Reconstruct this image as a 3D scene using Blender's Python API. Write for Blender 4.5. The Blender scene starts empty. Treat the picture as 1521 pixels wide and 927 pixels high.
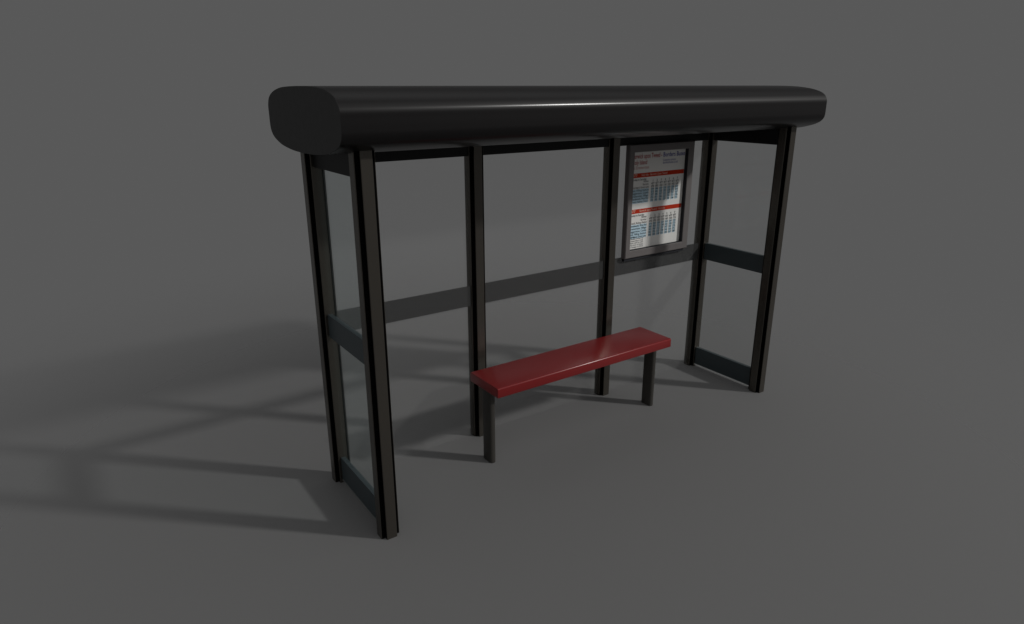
import bpy, bmesh, math
from mathutils import Vector, Matrix

scene = bpy.context.scene
COL = scene.collection

# ------------------------------------------------------------------ helpers
def link(o, parent=None):
    COL.objects.link(o)
    if parent is not None:
        o.parent = parent
        o.matrix_parent_inverse = Matrix.Translation(-world_loc(parent))
    return o

def world_loc(o):
    v = Vector(o.location)
    while o.parent is not None:
        v = v + o.matrix_parent_inverse.to_translation()
        o = o.parent
        v = v + Vector(o.location)
    return v

def obj(name, bm, mats, parent=None, smooth=None):
    me = bpy.data.meshes.new(name)
    bmesh.ops.recalc_face_normals(bm, faces=bm.faces[:])
    if smooth is not None:
        for f in bm.faces:
            f.smooth = True
        for e in bm.edges:
            if len(e.link_faces) == 2 and e.calc_face_angle(0) > smooth:
                e.smooth = False
    bm.to_mesh(me)
    bm.free()
    for m in (mats if isinstance(mats, (list, tuple)) else [mats]):
        me.materials.append(m)
    return link(bpy.data.objects.new(name, me), parent)

def empty(name, loc):
    o = bpy.data.objects.new(name, None)
    o.location = loc
    o.empty_display_size = 0.2
    COL.objects.link(o)
    return o

def tag(o, label=None, cat=None, group=None, kind=None):
    if label: o['label'] = label
    if cat: o['category'] = cat
    if group: o['group'] = group
    if kind: o['kind'] = kind
    return o

def box(bm, x0, x1, y0, y1, z0, z1, bevel=0.0, seg=2):
    r = bmesh.ops.create_cube(bm, size=1.0)
    vs = r['verts']
    for v in vs:
        v.co = Vector((x0 + (v.co.x + .5) * (x1 - x0), y0 + (v.co.y + .5) * (y1 - y0), z0 + (v.co.z + .5) * (z1 - z0)))
    if bevel > 0:
        es = list({e for v in vs for e in v.link_edges})
        bmesh.ops.bevel(bm, geom=es, offset=bevel, segments=seg, profile=0.5, affect='EDGES')
    return bm

def prism(bm, pts, z0, z1):
    """extrude a plan polygon between two heights"""
    lo = [bm.verts.new((x, y, z0)) for x, y in pts]
    hi = [bm.verts.new((x, y, z1)) for x, y in pts]
    n = len(pts)
    sides = [bm.faces.new((lo[i], lo[(i + 1) % n], hi[(i + 1) % n], hi[i])) for i in range(n)]
    a = bm.faces.new(lo[::-1]); b = bm.faces.new(hi)
    return sides, a, b

# ------------------------------------------------------------------ materials
def nodes_of(m):
    m.use_nodes = True
    return m.node_tree.nodes, m.node_tree.links

def principled(name, base, rough=.5, metal=0., spec=.5, coat=0., noise=0., nscale=40., bump=0., coat_rough=.1):
    m = bpy.data.materials.new(name)
    N, Lk = nodes_of(m)
    b = N['Principled BSDF']
    b.inputs['Base Color'].default_value = (*base, 1)
    b.inputs['Roughness'].default_value = rough
    b.inputs['Metallic'].default_value = metal
    b.inputs['Specular IOR Level'].default_value = spec
    b.inputs['Coat Weight'].default_value = coat
    b.inputs['Coat Roughness'].default_value = coat_rough
    if noise > 0 or bump > 0:
        tc = N.new('ShaderNodeTexCoord')
        t = N.new('ShaderNodeTexNoise')
        t.inputs['Scale'].default_value = nscale
        t.inputs['Detail'].default_value = 6
        Lk.new(tc.outputs['Object'], t.inputs['Vector'])
        if noise > 0:
            r = N.new('ShaderNodeMapRange')
            r.inputs['To Min'].default_value = max(0, rough - noise)
            r.inputs['To Max'].default_value = min(1, rough + noise)
            r.inputs['From Min'].default_value = .3; r.inputs['From Max'].default_value = .7
            Lk.new(t.outputs['Fac'], r.inputs['Value'])
            Lk.new(r.outputs['Result'], b.inputs['Roughness'])
        if bump > 0:
            bp = N.new('ShaderNodeBump')
            bp.inputs['Strength'].default_value = bump
            bp.inputs['Distance'].default_value = .002
            Lk.new(t.outputs['Fac'], bp.inputs['Height'])
            Lk.new(bp.outputs['Normal'], b.inputs['Normal'])
    return m

def clear_mix(name, through, surface_base, alpha, rough, refl_gain=1.0, refl_rough=.06, tint=(.92, 1.0, .99)):
    """thin pane or film: (1-alpha) tinted see-through, alpha dark surface, fresnel reflection on top"""
    m = bpy.data.materials.new(name)
    N, Lk = nodes_of(m)
    for n in list(N):
        N.remove(n)
    out = N.new('ShaderNodeOutputMaterial')
    tr = N.new('ShaderNodeBsdfTransparent'); tr.inputs['Color'].default_value = (*through, 1)
    df = N.new('ShaderNodeBsdfDiffuse'); df.inputs['Color'].default_value = (*surface_base, 1)
    gl = N.new('ShaderNodeBsdfGlossy'); gl.inputs['Roughness'].default_value = refl_rough
    gl.inputs['Color'].default_value = (*tint, 1)
    mx = N.new('ShaderNodeMixShader'); mx.inputs['Fac'].default_value = alpha
    Lk.new(tr.outputs[0], mx.inputs[1]); Lk.new(df.outputs[0], mx.inputs[2])
    geo = N.new('ShaderNodeNewGeometry')
    ior = N.new('ShaderNodeMapRange')
    ior.inputs['To Min'].default_value = 1.45; ior.inputs['To Max'].default_value = 1 / 1.45
    Lk.new(geo.outputs['Backfacing'], ior.inputs['Value'])
    fr = N.new('ShaderNodeFresnel'); Lk.new(ior.outputs['Result'], fr.inputs['IOR'])
    g = N.new('ShaderNodeMath'); g.operation = 'MULTIPLY'; g.inputs[1].default_value = refl_gain; g.use_clamp = True
    Lk.new(fr.outputs[0], g.inputs[0])
    mx2 = N.new('ShaderNodeMixShader')
    Lk.new(g.outputs[0], mx2.inputs['Fac']); Lk.new(mx.outputs[0], mx2.inputs[1]); Lk.new(gl.outputs[0], mx2.inputs[2])
    Lk.new(mx2.outputs[0], out.inputs['Surface'])
    return m

BG = 0.098                                    # the grey of the backdrop
M = {}
M['roof'] = principled('black_painted_metal', (.0052, .0044, .0046), .44, .05, .16, coat=.31, coat_rough=.19)
M['cap'] = principled('matt_black_end_panel', (.056, .056, .056), .75, 0, .25, noise=.05, nscale=20)
M['post'] = principled('dark_bronze_aluminium', (.092, .083, .071), .27, .70, .55)
M['groove'] = principled('shade_black_groove', (.0012, .0012, .0012), .8, 0, .04)  # post notches: occlusion shade put into the colour
M['header'] = principled('black_header_metal', (.010, .010, .0105), .5, 0, .25)
M['leg'] = principled('dark_bench_steel', (.048, .045, .040), .45, .2, .4, noise=.05, nscale=25)
M['red'] = principled('red_painted_wood', (.205, .0110, .0118), .34, 0, .36, coat=.42, coat_rough=.2, noise=.04, nscale=120)
M['frame'] = principled('grey_anodised_frame', (.170, .156, .153), .45, .1, .4, noise=.04, nscale=30)
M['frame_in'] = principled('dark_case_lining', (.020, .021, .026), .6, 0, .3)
M['paper'] = principled('printed_paper', (.80, .79, .76), .8, 0, .2)
M['ink_red'] = principled('red_print', (.50, .035, .010), .8, 0, .15)
M['ink_head'] = principled('dark_red_print', (.38, .02, .025), .8, 0, .15)
M['ink_pale'] = principled('faded_red_print', (.50, .16, .15), .8, 0, .15)
M['ink_navy'] = principled('blue_print', (.06, .06, .30), .8, 0, .15)
M['ink_black'] = principled('black_print', (.035, .045, .055), .8, 0, .15)
M['ink_white'] = principled('pale_print', (.80, .55, .45), .8, 0, .15)
M['tint'] = principled('pale_blue_print', (.52, .69, .79), .8, 0, .15)
M['glass'] = clear_mix('clear_pane', (.985, .985, .985), (.74, .75, .74), .024, .05, .015, tint=(1, 1, 1))
M['glass_side'] = clear_mix('teal_clear_pane', (.960, .975, .973), (.42, .55, .55), .02, .05, .65)
M['film'] = clear_mix('dark_film_band', (.80, .80, .80), (.062, .062, .062), .62, .5, .55, .25)
M['rail'] = principled('dark_teal_rail', (.044, .058, .064), .42, 0, .45)
M['glass_end'] = clear_mix('clear_end_pane', (.97, .975, .974), (.5, .55, .55), .015, .05, .15, tint=(1, 1, 1))
M['edge_dim'] = principled('dim_glass_edge', (.16, .17, .17), .5, 0, .4)  # left pane's bottom edge, its weaker glint put into the colour
M['edge'] = principled('bright_glass_edge', (.85, .87, .87), .5, 0, .4)  # right pane's bottom edge, its bright line put into the colour

# ------------------------------------------------------------------ shelter layout (metres)
YF, YB = .0375, .8766                        # front and back post rows
XS = [.0525, 1.3075, 2.7380, 4.0400]         # post columns: left, two middle ones, right
HW, AR = .0655, .0370                        # post half width, half width of its arms
ROOF_X0, ROOF_X1 = -.1416, 4.232
Z_HEAD = 2.379
MID = (1.188, 1.358)
LOW = (.027, .215)

shelter = empty('bus_shelter', (2.045, .457, 0))
tag(shelter, 'open fronted bus shelter with black rounded roof, dark posts and clear glass sides', 'bus shelter')

# ---- roof
half = [(.447, 2.8840), (.25, 2.8815), (.116, 2.8755), (.01, 2.863), (-.06, 2.849), (-.115, 2.831), (-.152, 2.809),
        (-.172, 2.783), (-.181, 2.758), (-.182, 2.72), (-.182, 2.67), (-.180, 2.635), (-.169, 2.609), (-.146, 2.586),
        (-.112, 2.568), (-.07, 2.553), (.01, 2.533), (.09, 2.521), (.25, 2.508), (.447, 2.503)]
def catmull(pts, n=6):
    out = []
    for i in range(len(pts) - 1):
        p0 = pts[max(i - 1, 0)]; p1 = pts[i]; p2 = pts[i + 1]; p3 = pts[min(i + 2, len(pts) - 1)]
        for k in range(n):
            t = k / n
            out.append(tuple(.5 * (2 * p1[j] + (p2[j] - p0[j]) * t + (2 * p0[j] - 5 * p1[j] + 4 * p2[j] - p3[j]) * t * t
                              + (3 * p1[j] - p0[j] - 3 * p2[j] + p3[j]) * t ** 3) for j in range(2)))
    return out
front = catmull(half) + [half[-1]]
YM = .447
section = front + [(2 * YM - y + 0.0, z) for y, z in front[-2:0:-1]]
def roof_shell():
    bm = bmesh.new()
    a = [bm.verts.new((ROOF_X0 + .002, y, z)) for y, z in section]
    b = [bm.verts.new((ROOF_X1 - .002, y, z)) for y, z in section]
    n = len(section)
    for i in range(n):
        bm.faces.new((a[i], a[(i + 1) % n], b[(i + 1) % n], b[i]))
    return bm
roof = obj('roof', roof_shell(), M['roof'], shelter, smooth=math.radians(40))
def end_cap(xa, xb):
    bm = bmesh.new()
    cy, cz = YM, 2.69
    k = .997
    ra = [bm.verts.new((xa, cy + (y - cy) * k, cz + (z - cz) * .992)) for y, z in section]
    rb = [bm.verts.new((xb, cy + (y - cy) * .9995, cz + (z - cz) * .9995)) for y, z in section]
    n = len(section)
    for i in range(n):
        bm.faces.new((ra[i], ra[(i + 1) % n], rb[(i + 1) % n], rb[i]))
    bm.faces.new(ra); bm.faces.new(rb[::-1])
    return bm
obj('end_cap', end_cap(ROOF_X0, ROOF_X0 + .004), M['cap'], roof)
obj('end_cap', end_cap(ROOF_X1, ROOF_X1 - .004), M['cap'], roof)

# ---- posts: a plus-shaped extrusion with notched corners blackened for their shade
def post_mesh():
    h, a = HW, AR
    pts = [(-a, -h), (a, -h), (a, -a), (h, -a), (h, a), (a, a), (a, h), (-a, h), (-a, a), (-h, a), (-h, -a), (-a, -a)]
    bm = bmesh.new()
    z0, z1 = 0.0, 2.56
    sides, lo, hi = prism(bm, pts, z0, z1)
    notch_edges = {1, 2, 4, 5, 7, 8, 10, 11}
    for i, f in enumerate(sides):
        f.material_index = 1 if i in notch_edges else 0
    # soften the eight outer vertical edges a little
    es = []
    for e in bm.edges:
        v1, v2 = e.verts
        if abs(v1.co.z - v2.co.z) > 1 and max(abs(v1.co.x), abs(v1.co.y)) > a + .01:
            es.append(e)
    bmesh.ops.bevel(bm, geom=es, offset=.004, segments=2, profile=.5, affect='EDGES', material=0)
    me = bpy.data.meshes.new('post')
    bmesh.ops.recalc_face_normals(bm, faces=bm.faces[:])
    bm.to_mesh(me); bm.free()
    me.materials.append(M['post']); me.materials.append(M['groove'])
    return me
pm = post_mesh()
for x, y in [(XS[0], YF), (XS[0], YB), (XS[1], YB), (XS[2], YB), (XS[3], YB), (XS[3], YF)]:
    o = bpy.data.objects.new('post', pm)
    o.location = (x, y, 0)
    link(o, shelter)

# ---- panes, header, rails
GT = .005
def slab(name, x0, x1, y0, y1, z0, z1, mat, parent=shelter, bevel=0.0):
    return obj(name, box(bmesh.new(), x0, x1, y0, y1, z0, z1, bevel), mat, parent)
ZR = 2.54
for i in range(3):
    xa, xb = XS[i] + HW, XS[i + 1] - HW
    g = slab('glass_pane', xa - .001, xb + .001, YB - GT, YB + GT, .012, Z_HEAD + .02, M['glass'])
    slab('header', xa, xb, YB - .026, YB + .026, Z_HEAD, ZR, M['header'])
    slab('mid_band', xa, xb, YB - .0260, YB - .0235, MID[0], MID[1], M['film'], g)
for x, s in ((XS[0], 1), (XS[3], -1)):
    ya, yb = YF + HW, YB - HW
    g = slab('glass_pane', x - GT, x + GT, ya - .001, yb + .001, .045, Z_HEAD + .02, M['glass_side'] if s > 0 else M['glass_end'])
    slab('header', x - .018, x + .018, ya, yb, Z_HEAD, ZR, M['header'])
    slab('mid_rail', x - .018, x + .018, ya, yb, MID[0], MID[1], M['rail'], bevel=.003)
    r = slab('bottom_rail', x - .018, x + .018, ya, yb, LOW[0], LOW[1], M['rail'], bevel=.003)
    slab('glass_edge_strip', x - .019, x + .012, ya, yb, LOW[0] - .009, LOW[0] + .001, M['edge_dim'] if s > 0 else M['edge'], r)  # strip added for the light line along the glass edge

# ------------------------------------------------------------------ bench
bench = empty('bench', (2.04, .445, 0))
tag(bench, 'red plank bench on two dark legs standing inside the bus shelter', 'bench')
ST, SH = .079, .715
def seat_bm():
    bm = box(bmesh.new(), 1.092, 2.975, .245, .645, SH - ST, SH)
    long_edges = [e for e in bm.edges if abs(e.verts[0].co.x - e.verts[1].co.x) > .1 and e.verts[0].co.z > SH - .01]
    bmesh.ops.bevel(bm, geom=long_edges, offset=.013, segments=5, profile=.5, affect='EDGES')
    rest = [e for e in bm.edges if len(e.link_faces) == 2 and e.calc_face_angle(0) > math.radians(60)]
    bmesh.ops.bevel(bm, geom=rest, offset=.003, segments=2, profile=.5, affect='EDGES')
    return bm
obj('seat', seat_bm(), M['red'], bench, smooth=math.radians(50))
def leg_mesh():
    bm = bmesh.new()
    w, d, n = .024, .062, 8
    pts = []
    for k in range(n + 1):
        t = math.pi * k / n
        pts.append((w * math.cos(t), d - .014 + .014 * math.sin(t)))
    for k in range(n + 1):
        t = math.pi + math.pi * k / n
        pts.append((w * math.cos(t), -d + .014 + .014 * math.sin(t)))
    prism(bm, pts, 0, SH - ST + .004)
    return bm
for x in (1.137, 2.931):
    o = obj('leg', leg_mesh(), M['leg'], bench, smooth=math.radians(40))
    for v in o.data.vertices:
        v.co += Vector((x, .445, 0))

# ------------------------------------------------------------------ timetable case on the back glass
case = empty('timetable_case', (3.307, .845, 1.35))
tag(case, 'grey framed timetable case with printed bus times on the glass right of the bench', 'timetable')
FX0, FX1, FZ0, FZ1, FY0, FY1 = 2.885, 3.732, 1.350, 2.388, .795, .849
IX0, IX1, IZ0, IZ1 = 2.945, 3.652, 1.422, 2.320
PY = .838
def frame_bm():
    bm = bmesh.new()
    def ring(x0, x1, z0, z1, y):
        return [bm.verts.new(c) for c in ((x0, y, z0), (x1, y, z0), (x1, y, z1), (x0, y, z1))]
    b = .007
    rings = [ring(FX0, FX1, FZ0, FZ1, FY1), ring(FX0, FX1, FZ0, FZ1, FY0 + b), ring(FX0 + b, FX1 - b, FZ0 + b, FZ1 - b, FY0),
             ring(IX0 - .004, IX1 + .004, IZ0 - .004, IZ1 + .004, FY0), ring(IX0, IX1, IZ0, IZ1, FY0 + .004)]
    deep = ring(IX0, IX1, IZ0, IZ1, FY1)
    rings.append(deep)
    for k in range(len(rings) - 1):
        for i in range(4):
            f = bm.faces.new((rings[k][i], rings[k][(i + 1) % 4], rings[k + 1][(i + 1) % 4], rings[k + 1][i]))
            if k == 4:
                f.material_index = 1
    for i in range(4):
        bm.faces.new((deep[i], deep[(i + 1) % 4], rings[0][(i + 1) % 4], rings[0][i]))
    return bm
obj('frame', frame_bm(), [M['frame'], M['frame_in']], case)
obj('bottom_strip', box(bmesh.new(), FX0 + .012, FX1 - .030, .818, FY1 - .001, 1.321, FZ0 + .001, .004), M['frame_in'], case)  # dark box just below the frame
sheet = obj('timetable_sheet', box(bmesh.new(), IX0 + .001, IX1 - .001, PY, PY + .008, IZ0 + .001, IZ1 - .001), M['paper'], case)

def text_mesh(body, size, align='LEFT', width=None, bold=0.0):
    cu = bpy.data.curves.new('t', 'FONT')
    cu.body = body; cu.size = size; cu.align_x = align
    cu.resolution_u = 2; cu.offset = size * bold
    o = bpy.data.objects.new('t', cu)
    COL.objects.link(o)
    bpy.context.view_layer.update()
    dg = bpy.context.evaluated_depsgraph_get()
    me = bpy.data.meshes.new_from_object(o.evaluated_get(dg))
    bpy.data.objects.remove(o); bpy.data.curves.remove(cu)
    xs = [v.co.x for v in me.vertices]
    sx = 1.0
    if width and xs:
        sx = width / (max(xs) - min(xs))
    return me, sx

def lettering(name, items, mat, y, bold=0.0):
    """items: (text, x, z of the baseline, size, align, width): one block of print in one mesh"""
    bm = bmesh.new()
    for body, x, z, size, align, width in items:
        me, sx = text_mesh(body, size, align, width, bold)
        t = bmesh.new(); t.from_mesh(me)
        vm = [bm.verts.new((x + v.co.x * sx, y, z + v.co.y)) for v in t.verts]
        t.verts.index_update()
        for f in t.faces:
            try:
                bm.faces.new([vm[v.index] for v in f.verts])
            except ValueError:
                pass
        t.free(); bpy.data.meshes.remove(me)
    me = bpy.data.meshes.new(name)
    for f in bm.faces:
        f.normal_update()
        if f.normal.y > 0:
            f.normal_flip()
    bm.to_mesh(me); bm.free()
    me.materials.append(mat)
    return link(bpy.data.objects.new(name, me), sheet)

Y1, Y2, Y3 = PY - .0012, PY - .0024, PY - .0036
X0 = 2.956
lettering('heading', [('Berwick upon Tweed -', X0, 2.258, .062, 'LEFT', .375), ('Holy Island', X0, 2.204, .056, 'LEFT', .185)], M['ink_head'], Y1, .010)
lettering('subheading', [('via Scremerston', X0, 2.163, .040, 'LEFT', .215)], M['ink_pale'], Y1)
lettering('operator_name', [('Borders Buses', 3.350, 2.258, .058, 'LEFT', .292)], M['ink_navy'], Y1, .012)
lettering('contact_lines', [('Customer services', 3.352, 2.218, .030, 'LEFT', .17), ('bordersbuses.co.uk', 3.352, 2.194, .030, 'LEFT', .20)], M['ink_navy'], Y1)

stops_out = ['Holy Island, Green Lane', 'Beal, Filling Station', 'Haggerston, Castle', 'Scremerston, Village', 'Tweedmouth, West End', 'Berwick, Railway Station']
def table(ztop, number, title, stops, t0):
    bh = .040
    b = obj('banner', box(bmesh.new(), IX0 + .002, IX1 - .004, Y1, PY - .0002, ztop - bh, ztop), M['ink_red'], sheet)
    lettering('route_number', [(number, X0 + .012, ztop - .029, .034, 'LEFT', .060)], M['ink_white'], Y2, .012)
    lettering('banner_title', [(title, X0 + .125, ztop - .029, .032, 'LEFT', .335)], M['ink_white'], Y2)
    p = .0262
    z = ztop - bh - .026
    items = []
    labels = [('Monday to Saturday', X0 + .004, z, .027, 'LEFT', .185)]
    cols = [3.235 + .0545 * k for k in range(7)]
    for r, word in enumerate(('Notes', 'Service')):
        zz = z - p * (r + 1) + .006
        labels.append((word, 3.178, zz, .026, 'RIGHT', None))
        for k, cx in enumerate(cols):
            items.append((str(k + 1) if r == 0 else '477', cx, zz, .027, 'CENTER', None))
    for r, s in enumerate(stops):
        zz = z - p * (r + 3) + .006
        labels.append((s, X0 + .004, zz, .027, 'LEFT', .222))
        for k, cx in enumerate(cols):
            mins = t0 + 95 * k + 9 * r
            items.append(('%02d%02d' % (mins // 60, mins % 60), cx, zz, .028, 'CENTER', .037))
    z_hi = z - p * 4 + .0265
    z_lo = z - p * (len(stops) + 2) + .0005
    for xa, xb in [(IX0 + .004, 3.185)] + [(cx - .0185, cx + .0185) for cx in cols]:
        obj('shaded_column', box(bmesh.new(), xa, xb, Y1, PY - .0002, z_lo, z_hi), M['tint'], sheet)
    lettering('row_labels', labels, M['ink_black'], Y2, .003)
    lettering('departure_times', items, M['ink_black'], Y2, .012)
table(2.126, '477', 'Holy Isle - Berwick Upon Tweed', stops_out, 420)
table(1.797, '477', 'Berwick Upon Tweed - Holy Isle', stops_out[::-1], 465)
notes = [('Notes', X0 + .03, 1.532, .021, 'LEFT', None)]
for k, s in enumerate(['Mondays to Fridays only', 'Saturdays only', 'Runs with the tides', 'No service on Sundays', 'Change at Beal']):
    notes.append((s, X0 + .03, 1.532 - .0195 * (k + 1), .019, 'LEFT', .165))
lettering('footnotes', notes, M['ink_black'], Y1)

# ------------------------------------------------------------------ floor that melts into the grey backdrop
def floor_material():
    m = bpy.data.materials.new('grey_studio_floor')
    N, Lk = nodes_of(m)
    b = N['Principled BSDF']
    b.inputs['Base Color'].default_value = (.166, .166, .166, 1)
    b.inputs['Roughness'].default_value = .7
    b.inputs['Specular IOR Level'].default_value = .15
    out = N['Material Output']
    tc = N.new('ShaderNodeTexCoord')
    ln = N.new('ShaderNodeVectorMath'); ln.operation = 'LENGTH'
    Lk.new(tc.outputs['Object'], ln.inputs[0])
    mr = N.new('ShaderNodeMapRange'); mr.interpolation_type = 'SMOOTHERSTEP'
    mr.inputs['From Min'].default_value = .5; mr.inputs['From Max'].default_value = 8.5
    mr.inputs['To Min'].default_value = 1.0; mr.inputs['To Max'].default_value = 0.0
    Lk.new(ln.outputs['Value'], mr.inputs['Value'])
    tr = N.new('ShaderNodeBsdfTransparent')
    mx = N.new('ShaderNodeMixShader')
    Lk.new(mr.outputs['Result'], mx.inputs['Fac'])
    Lk.new(tr.outputs[0], mx.inputs[1]); Lk.new(b.outputs[0], mx.inputs[2])
    Lk.new(mx.outputs[0], out.inputs['Surface'])
    return m
bm = bmesh.new()
bmesh.ops.create_circle(bm, cap_ends=True, segments=96, radius=12)
ground = obj('ground', bm, floor_material())
ground.location = (1.6, .5, 0)
tag(ground, kind='structure')

# ------------------------------------------------------------------ studio light: soft grey surround and one key lamp
w = bpy.data.worlds.new('World')
scene.world = w
w.use_nodes = True
N, Lk = w.node_tree.nodes, w.node_tree.links
bgn = N['Background']
tc = N.new('ShaderNodeTexCoord')
sep = N.new('ShaderNodeSeparateXYZ'); Lk.new(tc.outputs['Generated'], sep.inputs[0])
def math_node(op, a, b=None, clamp=False):
    n = N.new('ShaderNodeMath'); n.operation = op; n.use_clamp = clamp
    for i, v in enumerate((a, b)):
        if v is None: continue
        if isinstance(v, (int, float)): n.inputs[i].default_value = v
        else: Lk.new(v, n.inputs[i])
    return n.outputs[0]
up = N.new('ShaderNodeMapRange'); up.interpolation_type = 'SMOOTHSTEP'
up.inputs['From Min'].default_value = .30; up.inputs['From Max'].default_value = .85
up.inputs['To Min'].default_value = 0; up.inputs['To Max'].default_value = 1
Lk.new(sep.outputs['Z'], up.inputs['Value'])
TOP = .26
dip = N.new('ShaderNodeMapRange'); dip.interpolation_type = 'SMOOTHSTEP'
dip.inputs['From Min'].default_value = .125; dip.inputs['From Max'].default_value = .21
dip.inputs['To Min'].default_value = BG; dip.inputs['To Max'].default_value = .03
Lk.new(sep.outputs['Z'], dip.inputs['Value'])
base = math_node('ADD', math_node('MULTIPLY', up.outputs['Result'], TOP), dip.outputs['Result'])
# added fill: surround brightened behind the camera, no real source there
frontness = math_node('MAXIMUM', math_node('MULTIPLY', sep.outputs['Y'], -1.0), 0.0)
hi = N.new('ShaderNodeMapRange'); hi.interpolation_type = 'SMOOTHSTEP'
hi.inputs['From Min'].default_value = 0.0; hi.inputs['From Max'].default_value = .25
Lk.new(sep.outputs['Z'], hi.inputs['Value'])
base = math_node('ADD', base, math_node('MULTIPLY', math_node('MULTIPLY', frontness, hi.outputs['Result']), .34))
comb = N.new('ShaderNodeCombineColor')
for i in range(3):
    Lk.new(base, comb.inputs[i])
Lk.new(comb.outputs[0], bgn.inputs['Color'])
bgn.inputs['Strength'].default_value = 1.0

la = bpy.data.lights.new('key_lamp', 'AREA')
la.shape = 'DISK'
DIST = 40.0
la.size = 2.3
la.energy = 7500
la.color = (1.0, .985, .96)
key = bpy.data.objects.new('key_lamp', la)
el = math.radians(30.3)
dirv = Vector((math.cos(el) * math.sin(math.radians(45)), -math.cos(el) * math.cos(math.radians(45)), math.sin(el)))
key.location = Vector((1.5, .5, .5)) + dirv * DIST
key.rotation_euler = (-dirv).to_track_quat('-Z', 'Y').to_euler()
COL.objects.link(key)

# ------------------------------------------------------------------ camera
yaw, pit, rol, fpx = .6063695, -.3204755, -.00241, 1005.14
F = Vector((math.sin(yaw) * math.cos(pit), math.cos(yaw) * math.cos(pit), math.sin(pit)))
R = Vector((math.cos(yaw), -math.sin(yaw), 0))
U = R.cross(F)
R2 = R * math.cos(rol) + U * math.sin(rol)
U2 = U * math.cos(rol) - R * math.sin(rol)
cd = bpy.data.cameras.new('camera')
cd.sensor_width = 36
cd.lens = 36 * fpx / 1521
cd.clip_end = 500
co = bpy.data.objects.new('camera', cd)
mat = Matrix((R2, U2, -F)).transposed().to_4x4()
mat.translation = Vector((-1.472023, -3.641870, 2.872913))
co.matrix_world = mat
COL.objects.link(co)
scene.camera = co

scene.view_settings.view_transform = 'Standard'
scene.view_settings.look = 'None'
scene.view_settings.exposure = 0
scene.cycles.max_bounces = 8
scene.cycles.transparent_max_bounces = 24
scene.cycles.use_denoising = True
